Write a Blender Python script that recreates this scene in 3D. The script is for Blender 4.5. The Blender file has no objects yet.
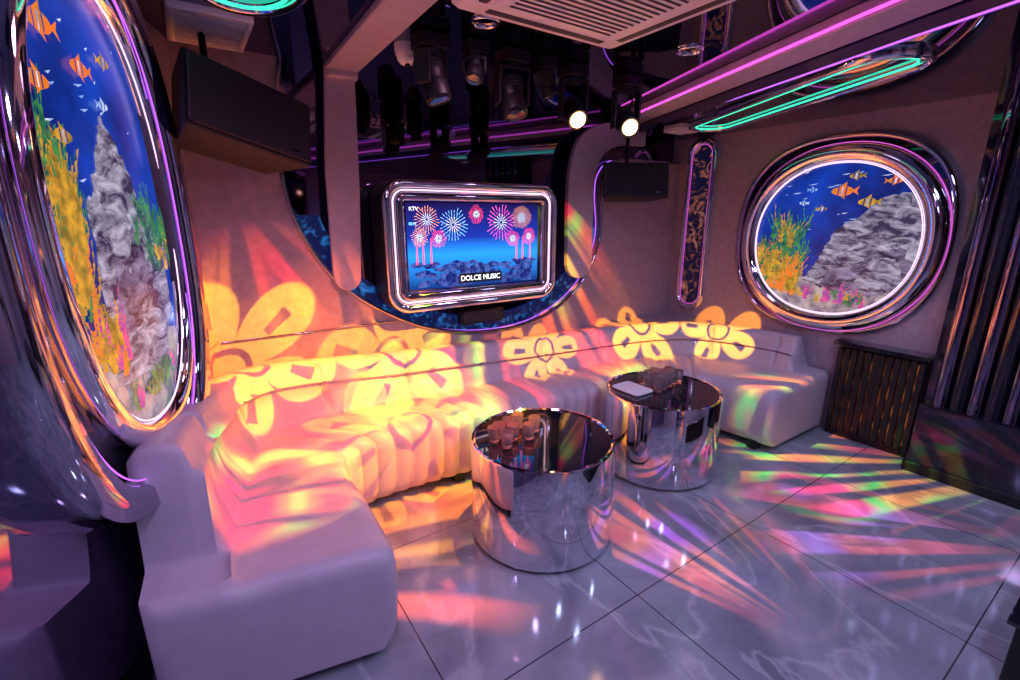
import bpy, bmesh, math, random
from mathutils import Vector, Matrix
random.seed(7)
scene=bpy.context.scene
col=scene.collection
try:
    scene.view_settings.view_transform='Standard'
    scene.view_settings.look='None'
except Exception: pass

# ------------------------------------------------------------ materials
def new_mat(name):
    m=bpy.data.materials.new(name); m.use_nodes=True
    nt=m.node_tree; b=nt.nodes['Principled BSDF']
    return m,nt,b
def pbr(name,base,rough=.5,metal=0.,em=None,es=0.,bump=0.,bscale=200.,var=0.,vscale=6.,coat=0.,trans=0.,ior=1.45,spec=None):
    m,nt,b=new_mat(name)
    b.inputs['Base Color'].default_value=(*base,1); b.inputs['Roughness'].default_value=rough
    b.inputs['Metallic'].default_value=metal; b.inputs['Coat Weight'].default_value=coat
    b.inputs['Transmission Weight'].default_value=trans; b.inputs['IOR'].default_value=ior
    if spec is not None: b.inputs['Specular IOR Level'].default_value=spec
    if em: 
        b.inputs['Emission Color'].default_value=(*em,1); b.inputs['Emission Strength'].default_value=es
    geo=nt.nodes.new('ShaderNodeNewGeometry')
    if var>0:
        n=nt.nodes.new('ShaderNodeTexNoise'); n.inputs['Scale'].default_value=vscale; n.inputs['Detail'].default_value=6
        nt.links.new(geo.outputs['Position'],n.inputs['Vector'])
        r=nt.nodes.new('ShaderNodeValToRGB')
        r.color_ramp.elements[0].position=.3; r.color_ramp.elements[1].position=.7
        r.color_ramp.elements[0].color=(*[c*(1-var) for c in base],1)
        r.color_ramp.elements[1].color=(*[min(1,c*(1+var)) for c in base],1)
        nt.links.new(n.outputs['Fac'],r.inputs['Fac']); nt.links.new(r.outputs['Color'],b.inputs['Base Color'])
    if bump>0:
        n=nt.nodes.new('ShaderNodeTexNoise'); n.inputs['Scale'].default_value=bscale; n.inputs['Detail'].default_value=3
        nt.links.new(geo.outputs['Position'],n.inputs['Vector'])
        bp=nt.nodes.new('ShaderNodeBump'); bp.inputs['Strength'].default_value=bump; bp.inputs['Distance'].default_value=.01
        nt.links.new(n.outputs['Fac'],bp.inputs['Height']); nt.links.new(bp.outputs['Normal'],b.inputs['Normal'])
    return m
def glow(name,c,s,c2=None,scale=8.,lo=.35,hi=.65,base=None,det=5.,dist=0.,stretch=None,rotm=(.75,0,.2)):
    """backlit / self luminous material, optional two colour noise"""
    m,nt,b=new_mat(name)
    b.inputs['Base Color'].default_value=(*(base or [x*.3 for x in c]),1); b.inputs['Roughness'].default_value=.25
    b.inputs['Emission Color'].default_value=(*c,1); b.inputs['Emission Strength'].default_value=s
    if c2:
        geo=nt.nodes.new('ShaderNodeNewGeometry')
        n=nt.nodes.new('ShaderNodeTexNoise'); n.inputs['Scale'].default_value=scale; n.inputs['Detail'].default_value=det
        n.inputs['Distortion'].default_value=dist
        if stretch:
            mp=nt.nodes.new('ShaderNodeMapping'); mp.inputs['Rotation'].default_value=rotm; mp.inputs['Scale'].default_value=stretch
            nt.links.new(geo.outputs['Position'],mp.inputs['Vector']); nt.links.new(mp.outputs[0],n.inputs['Vector'])
            n.inputs['Roughness'].default_value=.68
        else: nt.links.new(geo.outputs['Position'],n.inputs['Vector'])
        r=nt.nodes.new('ShaderNodeValToRGB'); e=r.color_ramp.elements
        e[0].position=lo; e[1].position=hi; e[0].color=(*c,1); e[1].color=(*c2,1)
        nt.links.new(n.outputs['Fac'],r.inputs['Fac']); nt.links.new(r.outputs['Color'],b.inputs['Emission Color'])
    return m
M={}
M['wall']=pbr('lavender_wall_paint',(.42,.33,.40),.38,bump=.25,bscale=260,var=.12,vscale=30)
M['band']=pbr('lavender_band_paint',(.54,.46,.54),.38,bump=.1,bscale=260,var=.08,vscale=20)
M['mirror']=pbr('smoked_mirror',(.30,.26,.38),.03,1.)
M['ceil']=pbr('black_mirror_ceiling',(.16,.14,.24),.02,1.)
M['blackglass']=pbr('black_glass',(.010,.010,.018),.04,0.,coat=1.)
M['chrome']=pbr('chrome',(.88,.87,.92),.06,1.)
M['darkchrome']=pbr('dark_chrome',(.48,.45,.54),.05,1.)
M['steel']=pbr('polished_steel',(.78,.78,.82),.04,1.,var=.03)
M['black']=pbr('black_plastic',(.010,.010,.012),.45,bump=.05)
M['speakerbody']=pbr('speaker_black_paint',(.012,.010,.018),.45,bump=.3,bscale=500)
M['white']=pbr('white_plastic',(.92,.89,.92),.4,var=.02)
M['grey']=pbr('grey_slot',(.05,.045,.055),.5)
M['sofa']=pbr('lavender_leather',(.56,.46,.54),.38,bump=.15,bscale=350,var=.05,vscale=12,coat=.12)
M['glass']=pbr('pink_glass',(1,.80,.86),.03,0,trans=.90,ior=1.4)
M['whiteneon']=glow('white_neon',(1,.66,.95),1.5)
M['pink']=glow('pink_neon',(1,.10,.75),1.7)
M['rimpink']=glow('rim_pink_neon',(.8,.12,.75),.9)
M['violet']=glow('violet_neon',(.50,.12,1),1.6)
M['green']=glow('green_neon',(.05,1,.55),1.4)
M['lens']=glow('warm_lens',(1,.50,.22),9.)
M['lensoff']=pbr('dark_lens',(.03,.03,.06),.05,coat=1.)
M['slatglow']=glow('slat_light_paint',(.9,.22,.05),.35,(0.008,.006,.01),14,.40,.50,stretch=(1,3.,1),rotm=(0,0,0))  # glow put into the colour for orange light glimpsed between rack slats

def marble():
    m,nt,b=new_mat('marble_tile_floor'); N=nt.nodes; Lk=nt.links
    geo=N.new('ShaderNodeNewGeometry')
    n1=N.new('ShaderNodeTexNoise'); n1.inputs['Scale'].default_value=2.2; n1.inputs['Detail'].default_value=10; n1.inputs['Distortion'].default_value=1.2
    Lk.new(geo.outputs['Position'],n1.inputs['Vector'])
    r1=N.new('ShaderNodeValToRGB'); e=r1.color_ramp.elements
    e[0].position=.3;e[0].color=(.19,.20,.25,1); e[1].position=.72;e[1].color=(.44,.44,.51,1)
    Lk.new(n1.outputs['Fac'],r1.inputs['Fac'])
    n2=N.new('ShaderNodeTexNoise'); n2.inputs['Scale'].default_value=1.9; n2.inputs['Detail'].default_value=10; n2.inputs['Distortion'].default_value=.8
    mp=N.new('ShaderNodeMapping'); mp.inputs['Rotation'].default_value=(0,0,.7); mp.inputs['Scale'].default_value=(1,.35,1)
    Lk.new(geo.outputs['Position'],mp.inputs['Vector']);Lk.new(mp.outputs[0],n2.inputs['Vector'])
    s=N.new('ShaderNodeMath');s.operation='SUBTRACT';s.inputs[1].default_value=.5;Lk.new(n2.outputs['Fac'],s.inputs[0])
    ab=N.new('ShaderNodeMath');ab.operation='ABSOLUTE';Lk.new(s.outputs[0],ab.inputs[0])
    r2=N.new('ShaderNodeValToRGB'); e=r2.color_ramp.elements
    e[0].position=0;e[0].color=(.42,.42,.42,1);e[1].position=.018;e[1].color=(0,0,0,1)
    Lk.new(ab.outputs[0],r2.inputs['Fac'])
    mx=N.new('ShaderNodeMix');mx.data_type='RGBA';mx.inputs[7].default_value=(.66,.65,.70,1)
    Lk.new(r2.outputs['Color'],mx.inputs[0]);Lk.new(r1.outputs['Color'],mx.inputs[6])
    sep=N.new('ShaderNodeSeparateXYZ');Lk.new(geo.outputs['Position'],sep.inputs[0])
    ds=[]
    for out,off in (('X',.49),('Y',.2)):
        a=N.new('ShaderNodeMath');a.operation='SUBTRACT';a.inputs[1].default_value=off-8.0-.4;Lk.new(sep.outputs[out],a.inputs[0])
        q=N.new('ShaderNodeMath');q.operation='MODULO';q.inputs[1].default_value=.8;Lk.new(a.outputs[0],q.inputs[0])
        w=N.new('ShaderNodeMath');w.operation='SUBTRACT';w.inputs[1].default_value=.4;Lk.new(q.outputs[0],w.inputs[0])
        z=N.new('ShaderNodeMath');z.operation='ABSOLUTE';Lk.new(w.outputs[0],z.inputs[0]);ds.append(z)
    mn=N.new('ShaderNodeMath');mn.operation='MINIMUM';Lk.new(ds[0].outputs[0],mn.inputs[0]);Lk.new(ds[1].outputs[0],mn.inputs[1])
    lt=N.new('ShaderNodeMath');lt.operation='LESS_THAN';lt.inputs[1].default_value=.0025;Lk.new(mn.outputs[0],lt.inputs[0])
    mx2=N.new('ShaderNodeMix');mx2.data_type='RGBA';mx2.inputs[7].default_value=(.05,.05,.06,1)
    Lk.new(lt.outputs[0],mx2.inputs[0]);Lk.new(mx.outputs[2],mx2.inputs[6]);Lk.new(mx2.outputs[2],b.inputs['Base Color'])
    b.inputs['Roughness'].default_value=.09; b.inputs['Specular IOR Level'].default_value=1.
    return m
M['marble']=marble()

# ------------------------------------------------------------ builders
def empty(name,loc=(0,0,0)):
    o=bpy.data.objects.new(name,None); o.empty_display_size=.1; o.location=loc; col.objects.link(o); return o
def link(o,parent=None):
    col.objects.link(o)
    if parent is not None:
        o.parent=parent; o.matrix_parent_inverse=Matrix.Translation(-Vector(parent.location))
    return o
def mesh(name,vs,fs,mats,parent=None,smooth=False,mi=None):
    me=bpy.data.meshes.new(name); me.from_pydata([tuple(v) for v in vs],[],fs)
    for m in (mats if isinstance(mats,(list,tuple)) else [mats]): me.materials.append(m)
    if mi: 
        for p,i in zip(me.polygons,mi): p.material_index=i
    bm=bmesh.new(); bm.from_mesh(me); 
    if not mi: bmesh.ops.recalc_face_normals(bm,faces=bm.faces)
    bm.to_mesh(me); bm.free()
    if smooth:
        for p in me.polygons: p.use_smooth=True
    return link(bpy.data.objects.new(name,me),parent)
class Fr:
    def __init__(s,o,u,n,v=(0,0,1)): s.o=Vector(o);s.u=Vector(u).normalized();s.n=Vector(n).normalized();s.v=Vector(v).normalized()
    def __call__(s,a,b,c=0): return s.o+s.u*a+s.v*b+s.n*c
BW=Fr((0,2.72,0),(1,0,0),(0,-1,0))
RW=Fr((3.6,0,0),(0,-1,0),(-1,0,0))
LW=Fr((.05,2.75,0),(.3,.954,0),(.954,-.3,0))      # a = -distance from the back corner
CL=lambda z:Fr((0,0,z),(1,0,0),(0,0,-1),(0,1,0))  # ceiling frame (a=x,b=y,c=down)
FL=Fr((0,0,0),(1,0,0),(0,0,1),(0,1,0))
def plate(name,F,pts,c0,c1,m,parent=None,bevel=0):
    n=len(pts); vs=[F(a,b,c0) for a,b in pts]+[F(a,b,c1) for a,b in pts]
    fs=[tuple(range(n)),tuple(range(2*n-1,n-1,-1))]+[(i,(i+1)%n,n+(i+1)%n,n+i) for i in range(n)]
    o=mesh(name,vs,fs,m,parent)
    if bevel:
        bv=o.modifiers.new('b','BEVEL');bv.width=bevel;bv.segments=3;bv.limit_method='ANGLE'
    return o
def rect(a0,b0,a1,b1): return [(a0,b0),(a1,b0),(a1,b1),(a0,b1)]
def superell(ca,cb,a,b,e=2.,n=96,rot=0):
    out=[]
    for i in range(n):
        t=2*math.pi*i/n; c,s=math.cos(t),math.sin(t)
        x=math.copysign(abs(c)**(2/e),c)*a; y=math.copysign(abs(s)**(2/e),s)*b
        out.append((ca+x*math.cos(rot)-y*math.sin(rot),cb+x*math.sin(rot)+y*math.cos(rot)))
    return out
def rrect(ca,cb,a,b,r,n=10,rot=0):
    out=[]
    r=min(r,a,b)
    for k,(sx,sy) in enumerate(((1,1),(-1,1),(-1,-1),(1,-1))):
        for i in range(n+1):
            t=math.pi/2*(k+i/n)
            x=sx*(a-r)+r*math.cos(t); y=sy*(b-r)+r*math.sin(t)
            out.append((ca+x*math.cos(rot)-y*math.sin(rot),cb+x*math.sin(rot)+y*math.cos(rot)))
    return out
def loft(name,F,shape,prof,m,parent=None,closed_prof=False,cap=False):
    loops=[[F(a,b,c) for a,b in shape(d)] for d,c in prof]
    n=len(loops[0]); vs=[v for l in loops for v in l]; fs=[]
    K=len(loops)
    for k in range(K if closed_prof else K-1):
        k2=(k+1)%K
        for i in range(n): fs.append((k*n+i,k*n+(i+1)%n,k2*n+(i+1)%n,k2*n+i))
    if cap: fs.append(tuple(range((K-1)*n,K*n)))
    return mesh(name,vs,fs,m,parent,smooth=not cap)
def tube(name,pts,r,m,parent=None,closed=False,res=3):
    cu=bpy.data.curves.new(name,'CURVE');cu.dimensions='3D';cu.bevel_depth=r;cu.bevel_resolution=res
    sp=cu.splines.new('POLY');sp.points.add(len(pts)-1);sp.use_cyclic_u=closed
    for p,q in zip(sp.points,pts): p.co=(*q,1)
    cu.materials.append(m)
    return link(bpy.data.objects.new(name,cu),parent)
def box(name,x0,y0,z0,x1,y1,z1,m,parent=None,bevel=0): return plate(name,FL,rect(x0,y0,x1,y1),z0,z1,m,parent,bevel)
def lathe(name,prof,m,parent=None,loc=(0,0,0),n=64,axis=None,mats=None):
    vs=[];fs=[]
    R=Matrix.Identity(3) if axis is None else Vector((0,0,1)).rotation_difference(Vector(axis)).to_matrix()
    L=Vector(loc)
    for r,z in prof:
        for i in range(n):
            t=2*math.pi*i/n; vs.append(L+R@Vector((r*math.cos(t),r*math.sin(t),z)))
    for k in range(len(prof)-1):
        for i in range(n): fs.append((k*n+i,k*n+(i+1)%n,(k+1)*n+(i+1)%n,(k+1)*n+i))
    fs.append(tuple(range(n))); fs.append(tuple(range((len(prof)-1)*n,len(prof)*n)))
    o=mesh(name,vs,fs,m,parent,smooth=True)
    es=o.modifiers.new('e','EDGE_SPLIT');es.split_angle=math.radians(35)
    return o
def catmull(P,n=12,closed=False):
    out=[];N=len(P)
    rng=range(N) if closed else range(N-1)
    for i in rng:
        g=lambda j:Vector(P[j%N]) if closed else Vector(P[max(0,min(N-1,j))])
        p0,p1,p2,p3=g(i-1),g(i),g(i+1),g(i+2)
        for k in range(n):
            t=k/n
            out.append(.5*((2*p1)+(p2-p0)*t+(2*p0-5*p1+4*p2-p3)*t*t+(3*p1-p0-3*p2+p3)*t**3))
    if not closed: out.append(Vector(P[-1]))
    return out

# ------------------------------------------------------------ room shell
ZC=2.2; YF=-1.7
plate('floor',FL,rect(-1.7,YF-.1,3.9,3.0),-.08,0,M['marble'])
plate('ceiling',CL(ZC),rect(-1.7,YF-.1,3.9,3.0),-.06,0,M['ceil'])
box('wall_front',-1.7,YF-.1,0,3.9,YF,ZC,M['wall'])
box('wall_back',-.1,2.80,0,3.75,2.88,ZC,M['ceil'])
arc=[(.50,2.2),(.46,1.92),(.45,1.64),(.52,1.36),(.72,1.06),(1.13,.80),(1.60,.69),(2.08,.72),(2.48,.93),(2.68,1.28),(2.66,1.62),(2.68,1.76),(2.78,1.86),(2.95,1.89)]
arcs=[(p.x,p.y) for p in catmull([(a,b) for a,b in arc],8)]
pan=arcs+[(3.6,1.89),(3.6,0),(-.05,0),(-.05,2.2)]
plate('wall_back_panel',BW,pan,-.08,0,M['wall'])
tr=empty('trim_1')
tube('edge_tube',[BW(a,b,.006) for a,b in arcs+[(3.58,1.89)]],.011,M['darkchrome'],tr)
tube('neon_tube',[BW(a+(.0),b,-.05) for a,b in arcs],.004,M['violet'],tr)
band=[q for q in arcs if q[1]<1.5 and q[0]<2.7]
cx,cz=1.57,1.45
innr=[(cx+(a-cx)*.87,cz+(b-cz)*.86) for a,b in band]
plate('recess_reflection',BW,band+innr[::-1],-.078,-.06,glow('ocean_reflection_paint',(.003,.008,.06),1.,(.02,.20,.60),16,.52,.74,det=8,dist=1.2))  # glowing paint for the blue ocean reflection in the dark recess
plate('wall_left',LW,rect(-4.7,0,.06,ZC),-.06,0,M['mirror'])
plate('wall_left_panel',LW,rect(-.46,0,.0,ZC),0,.012,M['wall'])
plate('wall_right',RW,rect(-2.8,0,1.8,ZC),-.06,0,M['wall'])
tr2=empty('trim_2')
lb=[(.65,1.2)]+[(.725+.075*math.cos(t),1.13+.075*math.sin(t)) for t in [math.pi+math.pi*i/10 for i in range(11)]]+[(.83,1.6),(.85,2.19),(.70,2.19),(.66,1.7)]
plate('wall_strip',BW,lb,.0,.035,M['band'],tr2,.006)
plate('ceiling_strip',CL(ZC),[(.70,2.72),(.86,2.72),(.80,.4),(.64,.4)],0,.03,M['band'],tr2,.006)
plate('bend',BW,rect(.70,2.13,.86,2.19),.0,.07,M['band'],tr2,.02)
tr3=empty('trim_3')
inn=[(2.33,1.1),(2.32,1.5),(2.33,1.78),(2.40,1.98),(2.54,2.08),(2.75,2.13),(3.1,2.16)]
outr=[(2.58,1.12),(2.57,1.5),(2.57,1.7),(2.61,1.84),(2.70,1.93),(2.85,1.975),(3.1,1.99)]
inn=[(p.x,p.y) for p in catmull(inn,6)];outr=[(p.x,p.y) for p in catmull(outr,6)]
bot=[(2.455+.12*math.cos(t),1.09+.09*math.sin(t)) for t in [math.pi+math.pi*i/8 for i in range(9)]]
plate('wall_strip',BW,bot+outr+inn[::-1],.0,.04,M['band'],tr3,.006)
plate('ceiling_beam',CL(ZC),[(2.83,2.72),(3.02,2.72),(2.27,.77),(1.37,-1.6),(1.22,-1.6),(2.12,.87),(2.67,2.30)],0,.06,M['band'],tr3,.006)
tube('beam_neon',[Vector(p) for p in ((2.82,2.69,2.15),(2.66,2.28,2.15),(2.10,.87,2.15),(1.20,-1.55,2.15))],.006,M['pink'],tr3)
plate('ceiling_soffit',CL(ZC),[(3.03,2.72),(3.6,2.72),(3.6,-1.7),(1.40,-1.7),(2.29,.79)],0,.12,M['ceil'])
tr4=empty('trim_4')
tube('soffit_neon',[Vector(p) for p in ((3.02,2.66,2.085),(2.285,.79,2.085),(1.40,-1.65,2.085))],.004,M['violet'],tr4)

cf=CL(2.08)
cap=empty('capsule_ceiling_lamp')
rot=math.atan2(2.28-.75,3.22-2.40)
cs=lambda d:rrect(2.84,1.54,.82+d,.14+d,.14+d,12,rot)
loft('rim',cf,cs,[(.03,0),(.03,.02),(.015,.03),(0,.02),(0,.002)],M['chrome'],cap)
plate('mirror_plate',cf,cs(-.002),0,.006,M['mirror'],cap)
tube('neon',[cf(a,b,.016) for a,b in cs(-.025)],.005,M['green'],cap,True)
cap2=empty('capsule_ceiling_lamp')
cs2=lambda d:superell(.28,1.90,.16+d,.26+d,2.2,64)
cf2=CL(ZC)
loft('rim',cf2,cs2,[(.03,0),(.03,.02),(.015,.03),(0,.02),(0,.002)],M['chrome'],cap2)
plate('mirror_plate',cf2,cs2(-.002),0,.006,M['mirror'],cap2)
tube('neon',[cf2(a,b,.016) for a,b in cs2(-.025)],.006,M['green'],cap2,True)

# ------------------------------------------------------------ murals
MM=dict(
 water=glow('mural_water',(.002,.006,.09),1.0,(.006,.06,.55),3.0,.35,.7,det=6),
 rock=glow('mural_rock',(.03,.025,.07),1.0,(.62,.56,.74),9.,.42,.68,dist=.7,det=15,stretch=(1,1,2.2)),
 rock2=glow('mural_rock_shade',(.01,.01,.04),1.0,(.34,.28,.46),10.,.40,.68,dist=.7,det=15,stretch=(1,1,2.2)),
 sand=glow('mural_sand',(.10,.09,.16),1.0,(.50,.38,.38),16.,det=10),
 yellow=glow('mural_yellow',(.70,.36,.03),1.0,(.12,.12,.02),26.),
 orange=glow('mural_orange',(.95,.18,.02),1.0,(.50,.20,.03),22.),
 green=glow('mural_green',(.005,.08,.06),1.,(.06,.28,.07),24.),
 pinkc=glow('mural_coral',(.7,.08,.25),1.,(.22,.03,.35),25.),
 white=glow('mural_foam',(.7,.8,1),1.0,(.1,.3,.7),30.))
def mural(F,ca,cb,a,b,e,c,parent,seed,rockpts,clusters,fish):
    rnd=random.Random(seed)
    keys=list(MM); vs=[];fs=[];mi=[]
    def clip(x,y):
        q=(abs(x)**e+abs(y)**e)**(1/e)
        if q>.985: x,y=x/q*.985,y/q*.985
        return x,y
    lay=[0]
    def poly(pts,k):
        lay[0]+=1
        cc=c+.0015+.00001*lay[0]
        i0=len(vs)
        for x,y in pts:
            x,y=clip(x,y); vs.append(F(ca+x*a,cb+y*b,cc))
        fs.append(tuple(range(i0,len(vs)))); mi.append(keys.index(k))
    poly([((x-0),y) for x,y in superell(0,0,.99,.99,e,72)],'water')
    for i in range(26):
        x=rnd.uniform(-.7,.6);y=rnd.uniform(.1,.9);w=rnd.uniform(.01,.07)
        poly([(x-w,y),(x,y+.008),(x+w,y+.014),(x,y-.004)],'white')
    def rough(pts,amp):
        out=[]
        for i,(x,y) in enumerate(pts):
            x2,y2=pts[(i+1)%len(pts)]
            for k in range(8):
                t=k/8; out.append((x+(x2-x)*t+rnd.uniform(-amp,amp),y+(y2-y)*t+rnd.uniform(-amp,amp)))
        return out
    poly(rough([(-1,-.55),(-.5,-.68),(0,-.75),(.5,-.7),(1,-.6),(1,-1),(-1,-1)],.02),'sand')
    asp=b/a
    def plant(x,y,h,k,asp):
        n=rnd.randint(4,7)
        for j in range(n):
            ang=rnd.uniform(-.45,.45)+math.pi/2; hh=h*rnd.uniform(.6,1.1); wv=rnd.uniform(.004,.010)
            ph=rnd.uniform(0,6); L=[];R=[]
            for s in range(13):
                t=s/12; px=x+math.cos(ang)*hh*t*asp+.02*math.sin(t*6+ph); py=y+math.sin(ang)*hh*t
                w=wv*(1-t*.7)*(2.6 if s%2 else .5); L.append((px-w*asp,py+ (.012 if s%2 else 0))); R.append((px+w*asp,py+ (.012 if s%2 else 0)))
            poly(L+R[::-1],k)
    for (x0,x1,y0,y1,n,h,ks) in clusters[:1]:
        for i in range(n): plant(rnd.uniform(x0,x1),rnd.uniform(y0+.1,y1+.1),h*rnd.uniform(.7,1.3),'green',asp)
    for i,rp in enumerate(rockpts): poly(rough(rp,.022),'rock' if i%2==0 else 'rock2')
    for (x0,x1,y0,y1,n,h,ks) in clusters:
        for i in range(int(n*1.5)):
            plant(rnd.uniform(x0,x1),rnd.uniform(y0,y1),h*rnd.uniform(.5,1.1),rnd.choice(ks),asp)
    for (x,y,s,d,k) in fish:
        s*=.85
        body=[(x+d*s*math.cos(t)*asp,y+s*.42*math.sin(t)*(1.15 if math.cos(t)<.3 else 1)) for t in [2*math.pi*i/18 for i in range(18)]]
        poly(body,k)
        poly([(x-d*s*.85*asp,y),(x-d*s*1.5*asp,y+s*.45),(x-d*s*1.3*asp,y),(x-d*s*1.5*asp,y-s*.45)],k)
        for q in (-.35,0,.35):
            xx=x+d*s*q*asp; poly([(xx-.010,y-s*.40),(xx+.004,y-s*.40),(xx+.012,y+s*.40),(xx-.004,y+s*.40)],'white' if q==0 else 'water')
        poly([(x-s*.3*asp,y+s*.4),(x+s*.3*asp,y+s*.4),(x-d*s*.35*asp,y+s*.9)],k)
        poly([(x-s*.2*asp,y-s*.4),(x+s*.2*asp,y-s*.4),(x-d*s*.35*asp,y-s*.8)],k)
    return mesh('mural_print',vs,fs,[MM[k] for k in keys],parent,mi=mi)

ov=empty('oval_aquarium_mural',(3.6,1.46,1.3))
ca,cb=-1.45,1.305
sh=lambda d:superell(ca,cb,.50+d,.50+d,2.15,96)
plate('backplate',RW,superell(ca-.02,cb+.02,.635,.635,2.5,96),0,.035,M['blackglass'],ov,.01)
loft('outer_rim',RW,lambda d:superell(ca-.02,cb+.02,.635+d,.635+d,2.5,96),[(.0,.0),(.01,.03),(.0,.05),(-.02,.05),(-.025,.034)],M['darkchrome'],ov)
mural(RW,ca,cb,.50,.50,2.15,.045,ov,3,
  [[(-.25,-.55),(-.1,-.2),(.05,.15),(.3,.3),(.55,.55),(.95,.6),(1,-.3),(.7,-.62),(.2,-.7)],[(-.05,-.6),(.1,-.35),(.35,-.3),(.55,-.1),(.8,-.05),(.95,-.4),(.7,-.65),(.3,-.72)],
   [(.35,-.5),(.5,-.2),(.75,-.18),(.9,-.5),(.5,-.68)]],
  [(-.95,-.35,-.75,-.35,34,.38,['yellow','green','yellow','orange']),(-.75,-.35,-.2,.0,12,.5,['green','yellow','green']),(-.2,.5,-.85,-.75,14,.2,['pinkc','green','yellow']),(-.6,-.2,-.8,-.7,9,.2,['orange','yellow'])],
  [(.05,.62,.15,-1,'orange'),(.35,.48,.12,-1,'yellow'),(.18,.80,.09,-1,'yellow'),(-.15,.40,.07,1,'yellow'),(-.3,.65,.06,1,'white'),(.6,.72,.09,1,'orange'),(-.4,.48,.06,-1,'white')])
loft('chrome_ring',RW,sh,[(-.012,.035),(-.012,.07),(.01,.095),(.045,.108),(.08,.095),(.10,.065),(.10,.03)],M['chrome'],ov)
tube('neon',[RW(a,b,.07) for a,b in sh(-.016)],.003,M['whiteneon'],ov,True)
tube('outer_neon',[RW(a,b,.05) for a,b in sh(.105)],.003,M['rimpink'],ov,True)

lo=empty('oval_aquarium_mural',(-.2,2.0,1.4))
ca2,cb2=-.885,1.45
sl=lambda d:superell(ca2,cb2,.375+d,.65+d,2.3,96)
plate('backplate',LW,superell(ca2-.07,cb2-.03,.46,.76,2.6,96),0,.03,M['blackglass'],lo,.01)
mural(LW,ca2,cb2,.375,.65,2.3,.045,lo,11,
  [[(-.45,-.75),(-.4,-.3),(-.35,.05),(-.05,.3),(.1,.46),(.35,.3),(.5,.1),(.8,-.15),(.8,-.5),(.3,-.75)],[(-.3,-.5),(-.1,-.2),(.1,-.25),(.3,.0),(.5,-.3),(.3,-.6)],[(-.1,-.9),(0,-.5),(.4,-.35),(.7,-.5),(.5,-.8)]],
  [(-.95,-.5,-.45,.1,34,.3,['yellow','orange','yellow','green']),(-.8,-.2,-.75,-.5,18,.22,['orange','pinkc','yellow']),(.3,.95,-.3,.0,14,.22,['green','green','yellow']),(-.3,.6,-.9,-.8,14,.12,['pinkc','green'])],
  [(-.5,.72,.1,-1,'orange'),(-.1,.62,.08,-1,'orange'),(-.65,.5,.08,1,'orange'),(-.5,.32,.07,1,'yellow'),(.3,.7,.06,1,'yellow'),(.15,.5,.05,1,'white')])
loft('chrome_ring',LW,sl,[(-.012,.03),(-.012,.07),(0,.09),(.025,.10),(.055,.085),(.065,.06),(.065,.02)],M['chrome'],lo)
loft('outer_ring',LW,lambda d:superell(ca2-.09,cb2-.03,.49+d,.78+d,2.6,96),[(-.05,.01),(-.045,.08),(-.02,.12),(.03,.13),(.06,.10),(.07,.05),(.07,.0)],M['darkchrome'],lo)
tube('neon',[LW(a,b,.072) for a,b in sl(-.016)],.0025,M['whiteneon'],lo,True)
tube('outer_neon',[LW(a,b,.10) for a,b in superell(ca2-.09,cb2-.03,.445,.735,2.6,96)],.0025,M['violet'],lo,True)

sw=empty('slot_light_panel',(3.6,2.5,1.3))
ss=lambda d:rrect(-2.49,1.37,.10+d,.66+d,.10+d)
plate('mirror_plate',RW,ss(0),.002,.02,glow('slot_print',(.008,.006,.03),.7,(.50,.16,.10),9,.50,.70,dist=2.),sw)
loft('rim',RW,ss,[(.035,0),(.04,.03),(.02,.05),(0,.045),(0,.01)],M['chrome'],sw)
tube('neon',[RW(a,b,.03) for a,b in ss(-.01)],.0025,M['rimpink'],sw,True)

# ------------------------------------------------------------ television
tv=empty('television',(1.52,2.6,1.27))
TF=Fr((0,2.60,0),(1,0,0),(0,-1,0))
ts=lambda d:rrect(1.51,1.285,.575+d,.345+d,.10+d)
plate('backplate',BW,rrect(1.51,1.285,.60,.37,.11),-.06,.115,M['black'],tv)
loft('outer_frame',TF,ts,[(.0,0),(.02,.02),(.03,.04),(.02,.055),(-.01,.055),(-.02,.03)],M['chrome'],tv)
loft('inner_frame',TF,ts,[(-.045,.01),(-.04,.045),(-.06,.06),(-.085,.05),(-.09,.005)],M['darkchrome'],tv)
tube('neon',[TF(a,b,.032) for a,b in ts(-.03)],.005,M['whiteneon'],tv,True)
plate('bezel',TF,rrect(1.51,1.285,.50,.272,.02),-.02,.012,M['black'],tv,.004)
def screen():
    m,nt,b=new_mat('tv_sky');N=nt.nodes;L=nt.links
    geo=N.new('ShaderNodeNewGeometry');sp=N.new('ShaderNodeSeparateXYZ');L.new(geo.outputs['Position'],sp.inputs[0])
    mr=N.new('ShaderNodeMapRange');mr.inputs[1].default_value=1.03;mr.inputs[2].default_value=1.54;L.new(sp.outputs['Z'],mr.inputs[0])
    r=N.new('ShaderNodeValToRGB');e=r.color_ramp.elements;e[0].color=(.005,.015,.14,1);e[1].color=(.01,.005,.06,1)
    x=e.new(.40);x.color=(.02,.30,1.0,1);x=e.new(.60);x.color=(.01,.03,.35,1)
    L.new(mr.outputs[0],r.inputs[0]);L.new(r.outputs[0],b.inputs['Emission Color']);b.inputs['Emission Strength'].default_value=1.5
    b.inputs['Base Color'].default_value=(0,0,0,1);b.inputs['Roughness'].default_value=.1
    return m
SX0,SX1,SZ0,SZ1=1.045,1.975,1.035,1.535
plate('screen',TF,rect(SX0,SZ0,SX1,SZ1),.0,.014,screen(),tv)
fwm=[glow('fw_red',(1,.06,.10),3),glow('fw_gold',(1,.35,.12),3),glow('fw_pink',(1,.12,.55),3),glow('fw_cyan',(.2,.6,1),3),glow('fw_white',(.9,.95,1),2.5)]
vs=[];fs=[];mi=[]
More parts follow.
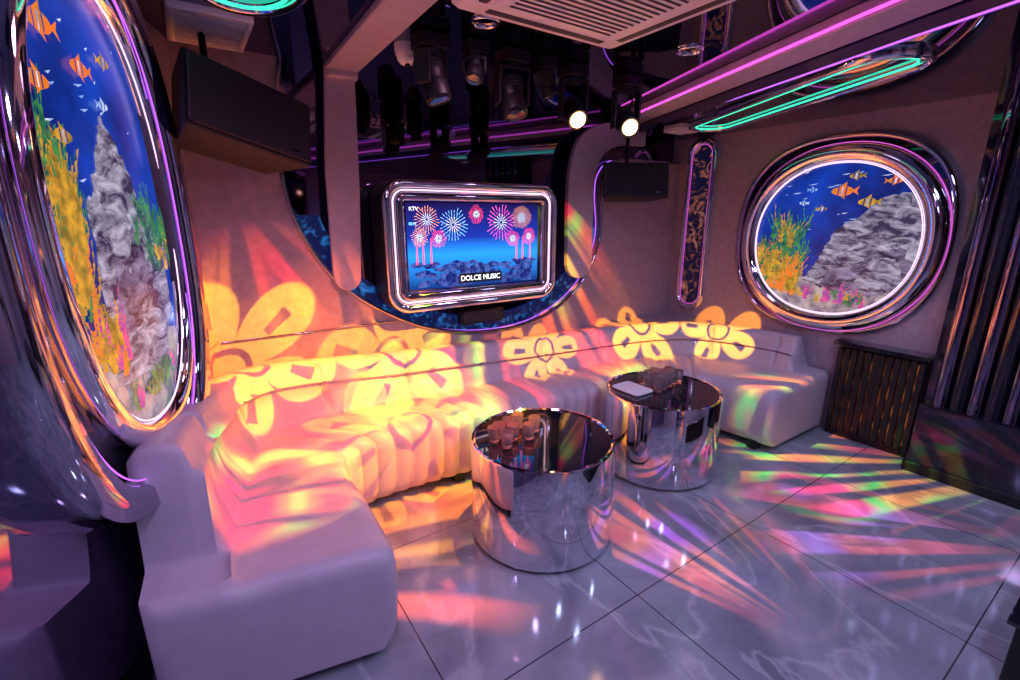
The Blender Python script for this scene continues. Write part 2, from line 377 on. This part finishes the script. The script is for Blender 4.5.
for (x,z,R,k) in [(1.17,1.44,.075,1),(1.34,1.41,.09,3),(1.50,1.47,.05,0),(1.68,1.42,.10,2),(1.84,1.45,.07,1),(1.24,1.33,.05,0),(1.77,1.32,.05,0),(1.90,1.33,.05,0),(1.12,1.34,.05,1)]:
    for ring,(ra,rb,nr) in enumerate(((.1,.5,14),(.45,.8,20),(.75,1.05,26))):
        for i in range(nr):
            t=2*math.pi*(i+.5*ring)/nr; r0=R*ra; r1=R*rb*random.uniform(.85,1.1)
            i0=len(vs); hw=.0013
            for rr,dd in ((r0,-hw*.4),(r0,hw*.4),(r1,hw),(r1,-hw)):
                vs.append(TF(x+rr*math.cos(t)-dd*math.sin(t),z+rr*math.sin(t)+dd*math.cos(t),.0165))
            fs.append((i0,i0+1,i0+2,i0+3));mi.append(4 if ring==0 else k)
mesh('fireworks',vs,fs,fwm,tv,mi=mi)
vs=[];fs=[]
for i in range(120):
    x=random.uniform(SX0+.05,SX1-.05); z=SZ0+.015+.135*(1-i/120); r=random.uniform(.02,.034)
    i0=len(vs); 
    for j in range(16):
        t=2*math.pi*j/16; vs.append(TF(x+1.4*r*math.cos(t),z+.5*r*math.sin(t)*(1+.2*math.sin(5*t)),.0145+i*.000012))
    fs.append(tuple(range(i0,i0+16)))
mesh('clouds',vs,fs,glow('tv_cloud',(.006,.015,.16),1.1,(.10,.18,.62),30,.4,.7,det=3),tv)
vs=[];fs=[]
for x in (1.10,1.14,1.19,1.80,1.85,1.91):
    i0=len(vs); 
    for dx,z in ((-.005,SZ0+.15),(.005,SZ0+.15),(.002,SZ0+.3),(-.002,SZ0+.3)): vs.append(TF(x+dx,z,.0168))
    fs.append((i0,i0+1,i0+2,i0+3))
mesh('fountains',vs,fs,fwm[0],tv)
plate('title_box',TF,rect(1.37,1.055,1.68,1.115),.0172,.0178,glow('tv_black',(.01,.01,.03),1),tv)
def text(s,x,z,size,m,y,parent):
    cu=bpy.data.curves.new('title','FONT');cu.body=s;cu.size=size;cu.align_x='CENTER';cu.extrude=.0005
    cu.materials.append(m);o=bpy.data.objects.new('title',cu);o.location=(x,y,z);o.rotation_euler=(math.pi/2,0,0);link(o,parent)
text('DOLCE MUSIC',1.525,1.07,.045,fwm[4],2.60-.0185,tv)
text('KTV',1.09,1.49,.03,fwm[4],2.60-.0185,tv)
text('8213',1.08,1.41,.022,fwm[3],2.60-.0185,tv)

sb=empty('center_speaker',(1.6,2.7,.8))
plate('body',BW,rrect(1.62,.80,.17,.05,.02),-.06,.0,M['black'],sb,.005)
plate('grille',BW,rrect(1.62,.80,.155,.038,.015),.0,.004,M['grey'],sb)

# ------------------------------------------------------------ speakers
def speaker(name,loc,w,h,d,yaw,pitch,roll=0):
    g=empty(name,loc)
    R=Matrix.Rotation(yaw,3,'Z')@Matrix.Rotation(roll,3,'Y')@Matrix.Rotation(pitch,3,'X')
    L=Vector(loc)
    u=R@Vector((1,0,0));v=R@Vector((0,0,1));n=R@Vector((0,-1,0))
    F=Fr(L,u,n,v)
    pts=[(-w/2,0),(w/2,0),(w/2*.72,-d),(-w/2*.72,-d)]
    F2=Fr(L,u,v,n)
    plate('cabinet',F2,pts,-h/2,h/2,M['speakerbody'],g,.012)
    plate('grille',F,rrect(0,0,w/2-.015,h/2-.015,.02),.0,.012,M['speakerbody'],g,.006)
    plate('side_bead',F,rect(-w/2+.012,-h/2+.02,-w/2+.02,h/2-.02),.012,.016,M['grey'],g)
    plate('badge',F,rect(w*.28,-h*.36,w*.36,-h*.32),.012,.015,M['chrome'],g)
    q=F(0,0,-d-.05)
    tube('bracket',[F(0,0,-d*.7),q,Vector((q.x,q.y,ZC))],.014,M['black'],g)
    return g
speaker('wall_speaker',(.30,2.25,1.855),.52,.28,.24,math.radians(24),math.radians(-10),math.radians(12))
speaker('wall_speaker',(2.76,2.45,1.71),.50,.25,.18,math.radians(-28),math.radians(-8))

# ------------------------------------------------------------ ceiling fixtures
ac=empty('ceiling_air_conditioner',(1.28,1.29,ZC))
cf0=CL(ZC)
loft('panel',cf0,lambda d:rrect(1.28,1.29,.40+d,.40+d,.04+max(d,-.03)),[(0,0),(0,.02),(-.02,.035),(-.12,.04)],M['white'],ac)
plate('grille_plate',cf0,rrect(1.28,1.29,.285,.285,.02),0,.042,M['white'],ac)
for i in range(17):
    y=1.29-.24+i*.03; plate('grille_bar_%d'%i,cf0,rect(1.04,y,1.52,y+.008),.042,.045,M['grey'],ac)
for i,(x0,y0,x1,y1) in enumerate(((1.0,1.605,1.56,1.635),(1.0,.945,1.56,.975),(.935,1.01,.965,1.57),(1.595,1.01,1.625,1.57))):
    plate('air_slot_%d'%i,cf0,rect(x0,y0,x1,y1),.036,.041,M['grey'],ac)
def vent(cx,cy,a,b,z,n,dep=.06):
    v=empty('ceiling_vent',(cx,cy,z));F=CL(z)
    loft('frame',F,lambda d:rrect(cx,cy,a+d,b+d,.01),[(0,-dep),(0,.012),(-.025,.015),(-.025,0)],M['white'],v)
    plate('back',F,rect(cx-a+.02,cy-b+.02,cx+a-.02,cy+b-.02),-dep,.002,M['grey'],v)
    for i in range(n):
        y=cy-b+.035+i*(2*b-.07)/n; plate('slat_%d'%i,F,rect(cx-a+.025,y,cx+a-.025,y+.016),.002,.012,M['white'],v)
vent(.20,2.46,.14,.21,2.19,10,.01)
vent(3.15,2.40,.10,.08,2.07,4,.01)
dm=empty('dome_camera',(.94,2.22,ZC))
lathe('base',[(.05,0),(.05,-.03),(.045,-.045)],M['white'],dm,(.94,2.22,ZC))
lathe('dome',[(.042,-.04),(.04,-.06),(.028,-.078),(.01,-.086)],M['white'],dm,(.94,2.22,ZC))
lathe('lens',[(.014,-.07),(.012,-.09)],M['black'],dm,(.94,2.21,ZC))

def moving_head(loc,aim,lit=False,s=1.):
    g=empty('moving_head_light',loc); x,y,z=loc
    box('base',x-.06*s,y-.05*s,ZC-.06,x+.06*s,y+.05*s,ZC,M['black'],g,.01)
    lathe('swivel',[(.035*s,0),(.035*s,-.02)],M['grey'],g,(x,y,ZC-.058),24)
    A=Vector(aim).normalized(); side=A.cross(Vector((0,0,1))).normalized()
    hz=z
    for i,sg in enumerate((-1,1)):
        p=Vector((x,y,0))+side*sg*.062*s
        F=Fr(p,Vector((A.x,A.y,0)).normalized(),side)
        plate('yoke_arm_%d'%i,F,[(-.03*s,hz-.035*s),(.03*s,hz-.035*s),(.035*s,ZC-.07),(-.035*s,ZC-.07)],-.007,.007,M['black'],g,.004)
    F=Fr((x,y,0),side,Vector((0,0,1)),Vector((side.y,-side.x,0)))
    plate('yoke_bridge',F,rect(-.068*s,-.035*s,.068*s,.035*s),ZC-.085,ZC-.07,M['black'],g,.004)
    c=Vector((x,y,hz))
    lathe('head',[(.02*s,-.085*s),(.042*s,-.08*s),(.05*s,-.05*s),(.052*s,0),(.045*s,.02*s),(.05*s,.03*s),(.05*s,.085*s),(.046*s,.09*s),(.04*s,.086*s)],M['black'],g,c,32,A)
    for k in range(4):
        lathe('fin_%d'%k,[(.053*s,-.06*s+k*.014*s),(.056*s,-.056*s+k*.014*s),(.053*s,-.052*s+k*.014*s)],M['grey'],g,c,32,A)
    lathe('lens',[(.040*s,.082*s),(.036*s,.092*s),(.012*s,.096*s)],M['lens'] if lit else M['lensoff'],g,c,32,A)
    tube('cable',[Vector((x+.05,y+.03,ZC-.01)),Vector((x+.09,y+.04,ZC-.07)),Vector((x+.07,y+.02,ZC-.12)),Vector((x+.03,y+.02,z+.03))],.005,M['black'],g)
    return g
moving_head((.98,2.05,2.04),(.2,-.3,-1),s=1.15)
moving_head((1.17,2.0,2.10),(-.3,-.3,-.8),s=.8)
moving_head((1.38,2.02,2.01),(-.1,-.5,-1),s=1.15)
moving_head((1.56,2.0,2.09),(.3,-.2,-.8),s=.8)
moving_head((1.76,2.02,1.98),(-.35,-1.,-.7),True,1.05)
moving_head((2.13,2.0,1.97),(-.5,-1.,-.6),True,1.1)
# ------------------------------------------------------------ sofa
ctrl_in=[(.43,1.32),(.44,1.60),(.44,1.88),(.50,2.06),(.68,2.12),(1.15,2.09),(1.65,2.06),(2.15,2.02),(2.55,1.94),(2.74,1.78),(2.80,1.58),(2.82,1.35)]
ctrl_out=[(-.25,1.46),(-.22,1.80),(-.13,2.15),(.0,2.50),(.28,2.68),(1.0,2.69),(1.65,2.65),(2.3,2.57),(2.9,2.46),(3.32,2.24),(3.53,1.80),(3.55,1.35)]
NP=48
pin=catmull(ctrl_in,NP);pout=catmull(ctrl_out,NP)
ncol=len(pin)
sl_=[0]
for i in range(1,ncol): sl_.append(sl_[-1]+((pin[i]-pin[i-1]).length))
so=[0]
for i in range(1,ncol): so.append(so[-1]+((pout[i]-pout[i-1]).length))
sofa=empty('sectional_sofa',(1.5,2.3,0))
def lerp_tab(x,tab):
    for (a,b),(c,d) in zip(tab,tab[1:]):
        if x<=c: 
            return b+(d-b)*max(0,(x-a))/(c-a)
    return tab[-1][1]
def column(i):
    A=pin[i];B=pout[i];d=(B-A).normalized();W=(B-A).length
    s=sl_[i];q=so[i]
    t=i/(ncol-1)
    zt=lerp_tab(q,[(0,.80),(.25,.80),(1.1,.74),(2.0,.68),(3.0,.65),(6,.64)])
    fb=min(1,max(0,(q-.13)/.07)); fb=fb*fb*(3-2*fb); fb=.02+.98*fb
    qe=so[-1]-q; fe=min(1,max(0,(qe-.10)/.07)); fe=.02+.98*fe*fe*(3-2*fe); fb=min(fb,fe)
    pl=min(1,max(0,(t-.24)/.03))*min(1,max(0,(.84-t)/.03))
    rib=(abs(math.sin(math.pi*s/.09))**.5)*pl
    ra=.032*rib
    m=(q%.52); sd=min(m,.52-m); seam=.030*math.exp(-(sd/.011)**2)
    P=[('i',.05,.05),('i',.03-ra,.07),('i',.01-ra,.12),('i',.0-ra,.24),('i',.0-ra,.34),('i',.006-ra,.380),('i',.03-ra*.6,.400+.5*ra),
       ('i',.08,.405+1.*ra),('i',.16,.407+1.*ra),('m',.5,.409+.85*ra),('o',.24,.410+.4*ra),('o',.225,.43),
       ('o',.215-seam,.46),('o',.185-seam,.52),('o',.160-seam,zt-.130),('o',.190-seam*.5,zt-.110),('o',.160-seam,zt-.09),('o',.145-seam,zt-.03),('o',.13,zt-.006-seam*.4),('o',.08,zt-seam*.4),('o',.03,zt-.006),('o',.0,zt-.04),('o',.0,.05)]
    if pl<1:
        P=[(k,w,z+(.014*(1-pl) if (k!='o' and z>.37) else 0)) for k,w,z in P]
    pts=[]
    for j,(k,w,z) in enumerate(P):
        if j>=12 and z>.42: z=.42+(z-.42)*fb
        if k=='i': p=A+d*w
        elif k=='o': p=B-d*w
        else: p=A+d*(W*.5)
        pts.append(Vector((p.x,p.y,z)))
    return pts
cols=[]
def inset_cols(i,dirv,seq):
    base=column(i); 
    A=pin[i];B=pout[i]
    out=[]
    for ext,ins in seq:
        r=[]
        for p in base:
            q=p.copy()
            hv=Vector((B.x-A.x,B.y-A.y,0)).normalized()
            l=(p-Vector((A.x,A.y,0))).dot(hv); W=(Vector((B.x,B.y,0))-Vector((A.x,A.y,0))).length
            if l<.1: q=q+hv*ins*(1-l/.1)
            if l>W-.1: q=q-hv*ins*((l-(W-.1))/.1)
            if p.z>.2: q.z-=ins*min(1,(p.z-.2)/.15)
            q=q+dirv*ext; r.append(q)
        out.append(r)
    return out
d0=Vector((pin[0].x-pin[2].x,pin[0].y-pin[2].y,0)).normalized()
d1=Vector((pin[-1].x-pin[-3].x,pin[-1].y-pin[-3].y,0)).normalized()
cols+=inset_cols(0,d0,[(.05,.06),(.048,.035),(.036,.014),(.018,.003)])
for i in range(ncol): cols.append(column(i))
cols+=inset_cols(ncol-1,d1,[(.018,.003),(.036,.014),(.048,.035),(.05,.06)])
vs=[p for c in cols for p in c];m_=len(cols[0]);fs=[]
for i in range(len(cols)-1):
    for j in range(m_):
        j2=(j+1)%m_
        fs.append((i*m_+j,i*m_+j2,(i+1)*m_+j2,(i+1)*m_+j))
fs.append(tuple(range(m_)));fs.append(tuple(range((len(cols)-1)*m_,len(cols)*m_)))
so_=mesh('upholstery',vs,fs,M['sofa'],sofa,smooth=True)
es=so_.modifiers.new('e','EDGE_SPLIT');es.split_angle=math.radians(75)
k=0
for (x,y) in [(.36,1.37),(-.15,1.52),(.36,1.9),(1.1,2.16),(1.9,2.12),(2.6,2.02),(2.88,1.42),(3.45,1.42)]:
    box('foot_%d'%k,x-.03,y-.03,0,x+.03,y+.03,.055,M['black'],sofa);k+=1
ledge=[(p.x,p.y) for p in pout[NP*4:NP*10+1:8]]
ledge=ledge+[(3.6,ledge[-1][1]),(3.6,2.719),(ledge[0][0],2.719)]
plate('trim_5',FL,ledge,0,.60,M['wall'])
tr6=empty('trim_6')
tube('rail',[LW(-.45,.84,.02),LW(-.03,.84,.02)],.005,M['darkchrome'],tr6)
tube('rail_back',[BW(.08,.84,.008),BW(1.0,.84,.008)],.005,M['darkchrome'],tr6)

# ------------------------------------------------------------ tables
def table(x,y,r,h):
    g=empty('mirrored_drum_table',(x,y,0))
    lathe('plinth',[(r-.03,0),(r-.03,.02)],M['black'],g,(x,y,0),96)
    lathe('drum',[(r-.005,.015),(r,.02),(r,h-.012),(r-.004,h-.002),(r-.012,h),(r-.02,h-.006),(r-.02,h-.02)],M['steel'],g,(x,y,0),128)
    lathe('glass_top',[(r-.021,h-.02),(r-.021,h-.007)],M['blackglass'],g,(x,y,0),128)
    return g
table(1.235,1.555,.33,.485)
table(2.19,1.64,.325,.485)
def glasses(name,cx,cy,pts,h0,liqs):
    vs=[];fs=[];mi=[];n=20
    prof=[(.0001,.0),(.021,.0),(.023,.004),(.029,.072),(.0275,.072),(.021,.014),(.0001,.012)]
    liq=[(.0001,.0145),(.0205,.0145),(.0225,.034),(.0001,.034)]
    for q,(dx,dy) in enumerate(pts):
        for pr,mm in ((prof,0),(liq,1+q%len(liqs))):
            i0=len(vs)
            for r,z in pr:
                for i in range(n):
                    t=2*math.pi*i/n;vs.append((cx+dx+r*math.cos(t),cy+dy+r*math.sin(t),h0+z))
            for k in range(len(pr)-1):
                for i in range(n): fs.append((i0+k*n+i,i0+k*n+(i+1)%n,i0+(k+1)*n+(i+1)%n,i0+(k+1)*n+i));mi.append(mm)
    return mesh(name,vs,fs,[M['glass']]+liqs,None,True,mi)
LQ=[pbr('red_drink',(.95,.10,.20),.1,trans=.1),pbr('rose_drink',(.95,.45,.60),.1,trans=.1),pbr('blue_drink',(.25,.35,.90),.1,trans=.1)]
H0=.4795
glasses('shot_glasses',1.20,1.56,[(-.16+.065*i,.03*math.sin(i*2.1)+.02*i) for i in range(4)]+[(-.14+.065*i,.095+.02*i) for i in range(3)]+[(-.18,.075)],H0,LQ[:2])
glasses('shot_glasses',2.23,1.66,[(-.10+.062*i,-.03+.012*i) for i in range(5)]+[(-.10+.062*i,.04+.012*i) for i in range(5)]+[(-.07+.062*i,.105+.01*i) for i in range(3)],H0+.0005,LQ)
tray=empty('serving_tray',(2.03,1.72,H0))
plate('board',FL,rrect(2.03,1.73,.065,.09,.02),H0,H0+.01,M['white'],tray,.003)
loft('lip',FL,lambda d:rrect(2.03,1.73,.065+d,.09+d,.02),[(0,H0+.008),(.008,H0+.016),(.01,H0+.01),(0,H0)],M['white'],tray)

# ------------------------------------------------------------ right side equipment rack & column
rk=empty('equipment_rack',(3.6,1.0,0))
box('carcass',3.52,.80,0,3.598,1.27,.64,M['black'],rk,.004)
box('top',3.46,.79,.64,3.598,1.29,.665,M['blackglass'],rk,.004)
for j,(y0,y1) in enumerate(((.82,1.02),(1.05,1.25))):
    box('grille_back_%d'%j,3.516,y0,.07,3.519,y1,.60,M['slatglow'],rk)
    n=5
    for i in range(n+1):
        y=y0+(y1-y0)*i/n; box('slat_%d_%d'%(j,i),3.49,y-.015,.05,3.52,y+.015,.62,M['black'],rk,.003)
colm=empty('mirrored_column',(3.45,.4,0))
box('core',3.42,.02,0,3.6,.76,2.08,M['blackglass'],colm)
box('base_block',3.36,.0,0,3.6,.77,.42,M['blackglass'],colm,.01)
box('skirting',3.345,-.01,0,3.6,.78,.06,M['black'],colm,.005)
for i in range(10):
    y=.06+i*.07
    lathe('flute_%d'%i,[(.034,.42),(.034,2.08)],M['mirror'] if i%2 else M['blackglass'],colm,(3.41,y,0),24)
cn=empty('console_cabinet',(2.6,0,0))
box('body',1.97,-.75,0.0,2.9,.10,.23,M['black'],cn,.01)
box('top',1.95,-.77,.23,2.92,.12,.25,M['blackglass'],cn,.004)
for i in range(3): box('drawer_%d'%i,1.962,-.7+i*.26,.04,1.97,-.47+i*.26,.21,M['blackglass'],cn,.003)
d=empty('door_1',(1.0,YF,0))
box('leaf',.6,YF+.002,0,1.5,YF+.04,2.05,M['darkchrome'],d,.005)
lathe('handle',[(.012,-.15),(.012,.15)],M['chrome'],d,(1.42,YF+.08,1.0),16)

# ------------------------------------------------------------ lights
def aim(o,t):
    o.rotation_euler=(Vector(t)-Vector(o.location)).to_track_quat('-Z','Y').to_euler()
fill_grp=empty('added_fill_lamps',(1.2,.3,ZC))  # invented ceiling spots, added as cool, pink and violet fill
def down(x,y,p,color,z=ZC,r=.09,ang=165):
    l=bpy.data.lights.new('fill_lamp','SPOT');l.energy=p;l.color=color;l.spot_size=math.radians(ang);l.spot_blend=.6;l.shadow_soft_size=r
    o=bpy.data.objects.new('fill_lamp',l);o.location=(x,y,z-.05);link(o,fill_grp)
    F=CL(z)
    loft('bezel',F,lambda dd:superell(x,y,.06+dd,.06+dd,2,32),[(0,0),(0,.008),(-.012,.01),(-.014,.0)],M['chrome'],fill_grp)  # chrome ring dressing the added fill lamp
COOL=(.52,.60,1.);PK=(.95,.40,.75);VI=(.66,.46,1.)
down(1.95,.35,52,COOL);down(1.0,-.3,60,COOL);down(.15,.45,38,VI);down(.35,1.45,7,PK)
down(2.05,1.55,8,VI);down(2.9,.35,20,COOL,2.08);down(1.1,1.80,5,PK)

def spot(name,loc,target,half_deg,power):
    l=bpy.data.lights.new(name,'SPOT');l.energy=power;l.spot_size=math.radians(half_deg*2);l.spot_blend=.05;l.shadow_soft_size=.004
    l.use_nodes=True
    o=bpy.data.objects.new(name,l);o.location=loc;col.objects.link(o);aim(o,target)
    nt=l.node_tree;N=nt.nodes;L=nt.links
    em=[n for n in N if n.type=='EMISSION'][0]
    tc=N.new('ShaderNodeTexCoord');sp=N.new('ShaderNodeSeparateXYZ');L.new(tc.outputs['Normal'],sp.inputs[0])
    def mth(op,a,b=None,clamp=False):
        n=N.new('ShaderNodeMath');n.operation=op;n.use_clamp=clamp
        for i,v in enumerate((a,b)):
            if v is None: continue
            if isinstance(v,(int,float)): n.inputs[i].default_value=v
            else: L.new(v,n.inputs[i])
        return n.outputs[0]
    az=mth('ABSOLUTE',sp.outputs['Z'])
    k=1/math.tan(math.radians(half_deg))
    x=mth('MULTIPLY',mth('DIVIDE',sp.outputs['X'],az),k);y=mth('MULTIPLY',mth('DIVIDE',sp.outputs['Y'],az),k)
    r=mth('SQRT',mth('ADD',mth('MULTIPLY',x,x),mth('MULTIPLY',y,y)))
    return o,nt,em,x,y,r,mth
def flower(name,loc,target,half,power,phase=0.,petals=5,color=(1,.36,.0)):
    o,nt,em,x,y,r,mth=spot(name,loc,target,half,power)
    th=mth('ARCTAN2',y,x)
    s=mth('ABSOLUTE',mth('SINE',mth('ADD',mth('MULTIPLY',th,petals/2),phase)))
    # uneven petals
    lob=mth('ADD',mth('MULTIPLY',mth('SINE',mth('ADD',th,phase*3)),.10),.90)
    R=mth('MULTIPLY',mth('ADD',mth('MULTIPLY',mth('POWER',s,.50),.70),.24),lob)
    m1=mth('MULTIPLY',mth('SUBTRACT',R,r),22,True)
    inn=mth('LESS_THAN',mth('ABSOLUTE',mth('SUBTRACT',r,.53)),.12)
    ax=mth('GREATER_THAN',s,.970)
    hole=mth('MULTIPLY',inn,ax)
    cen=mth('LESS_THAN',mth('ABSOLUTE',mth('SUBTRACT',r,.2)),.025)
    keep=mth('SUBTRACT',1.,mth('MAXIMUM',hole,cen),True)
    em.inputs['Color'].default_value=(*color,1)
    nt.links.new(mth('MULTIPLY',m1,keep),em.inputs['Strength'])
    return o
def streaks(name,loc,target,half,power,seed,cols_,freq=2.2,thr=.5,org=(0,1.4)):
    o,nt,em,x,y,r,mth=spot(name,loc,target,half,power)
    N=nt.nodes;L=nt.links
    th=mth('ARCTAN2',mth('SUBTRACT',y,org[1]),mth('SUBTRACT',x,org[0]))
    cb=N.new('ShaderNodeCombineXYZ');L.new(mth('MULTIPLY',mth('COSINE',th),freq*2.2),cb.inputs[0]);L.new(mth('MULTIPLY',mth('SINE',th),freq*2.2),cb.inputs[1])
    L.new(mth('ADD',mth('MULTIPLY',r,.6),seed),cb.inputs[2])
    n=N.new('ShaderNodeTexNoise');n.inputs['Scale'].default_value=1.3;n.inputs['Detail'].default_value=1;L.new(cb.outputs[0],n.inputs['Vector'])
    m1=mth('MULTIPLY',mth('SUBTRACT',n.outputs['Fac'],thr),9,True)
    fade=mth('MULTIPLY',mth('SUBTRACT',1.,r),2.2,True)
    cb2=N.new('ShaderNodeCombineXYZ');L.new(mth('MULTIPLY',x,1.0),cb2.inputs[0]);L.new(y,cb2.inputs[1]);cb2.inputs[2].default_value=seed*3.1
    n2=N.new('ShaderNodeTexNoise');n2.inputs['Scale'].default_value=1.9;n2.inputs['Detail'].default_value=0;L.new(cb2.outputs[0],n2.inputs['Vector'])
    rp=N.new('ShaderNodeValToRGB');e=rp.color_ramp.elements
    e[0].position=.30;e[0].color=(*cols_[0],1);e[1].position=.70;e[1].color=(*cols_[-1],1)
    for i,c in enumerate(cols_[1:-1]):
        q=e.new(.30+.4*(i+1)/(len(cols_)-1));q.color=(*c,1)
    L.new(n2.outputs['Fac'],rp.inputs[0]);L.new(rp.outputs[0],em.inputs['Color'])
    L.new(mth('MULTIPLY',m1,fade),em.inputs['Strength'])
    return o
flower('gobo_flower_a',(1.35,1.15,2.08),(.19,2.55,.80),12.5,980,.4)
flower('gobo_flower_b',(1.40,1.15,2.08),(.98,2.62,.68),14,800,1.1)
flower('gobo_flower_c',(1.50,1.10,2.08),(.80,2.20,.34),13,560,.2,7)
flower('gobo_flower_d',(1.95,1.1,2.08),(2.85,2.42,.60),10.5,900,.9)
flower('gobo_flower_e',(2.0,1.1,2.08),(3.35,2.05,.56),9.5,780,.2)
flower('gobo_flower_f',(1.9,1.1,2.08),(1.95,2.5,.52),10,560,1.9,6)
RC=[(1,.02,.06),(1,.12,.0),(1,.38,.0),(.05,1,.08),(1,.03,.14)]
streaks('beam_back',(1.75,1.5,2.06),(1.75,2.65,.62),38,520,1.3,[(1,.02,.03),(1,.08,.0),(1,.20,.0),(.3,.9,.05),(1,.02,.04)],3.6,.48)
streaks('beam_back_left',(1.2,1.4,2.06),(.70,2.5,.48),25,230,23.3,[(1,.03,.01),(1,.12,.0),(1,.22,.0)],2.6,.42)
streaks('beam_floor_left',(1.3,1.7,2.06),(.75,1.85,.0),20,560,4.7,[(1,.10,.0),(1,.24,.0),(1,.42,.0)],2.,.42)
streaks('beam_floor_right',(2.0,1.7,2.06),(3.0,1.02,.0),16,760,8.1,RC,3.2,.47)
streaks('beam_floor_mid',(1.8,1.7,2.06),(1.75,1.15,.0),14,360,11.3,[(1,.04,.03),(1,.20,.02),(.6,.1,1)],3.4,.49)
streaks('beam_floor_near',(1.8,1.5,2.06),(2.5,.75,.0),14,300,31.3,[(1,.04,.12),(1,.12,.04),(.5,.2,1)],3.4,.49)
streaks('beam_chaise',(1.2,1.7,2.06),(.18,1.88,.42),11,760,15.1,[(1,.0,.02),(1,.0,.02),(1,.18,.0),(.08,1,.05)],1.8,.42)
streaks('beam_wall_left',(1.0,1.3,2.06),(.22,2.65,.85),17,260,19.1,[(1,.01,.02),(1,.05,.0),(1,.25,.0)],2.2,.46)

w=bpy.data.worlds.new('w');scene.world=w;w.use_nodes=True
w.node_tree.nodes['Background'].inputs[0].default_value=(.25,.12,.45,1);w.node_tree.nodes['Background'].inputs[1].default_value=.1

cam=bpy.data.cameras.new('camera');cam.sensor_width=36;cam.lens=470/1020*36;cam.clip_start=.02
co=bpy.data.objects.new('camera',cam);co.location=(0,0,1.46)
co.rotation_euler=(math.pi/2-math.atan(124/470),0,-math.radians(34.1));col.objects.link(co);scene.camera=co
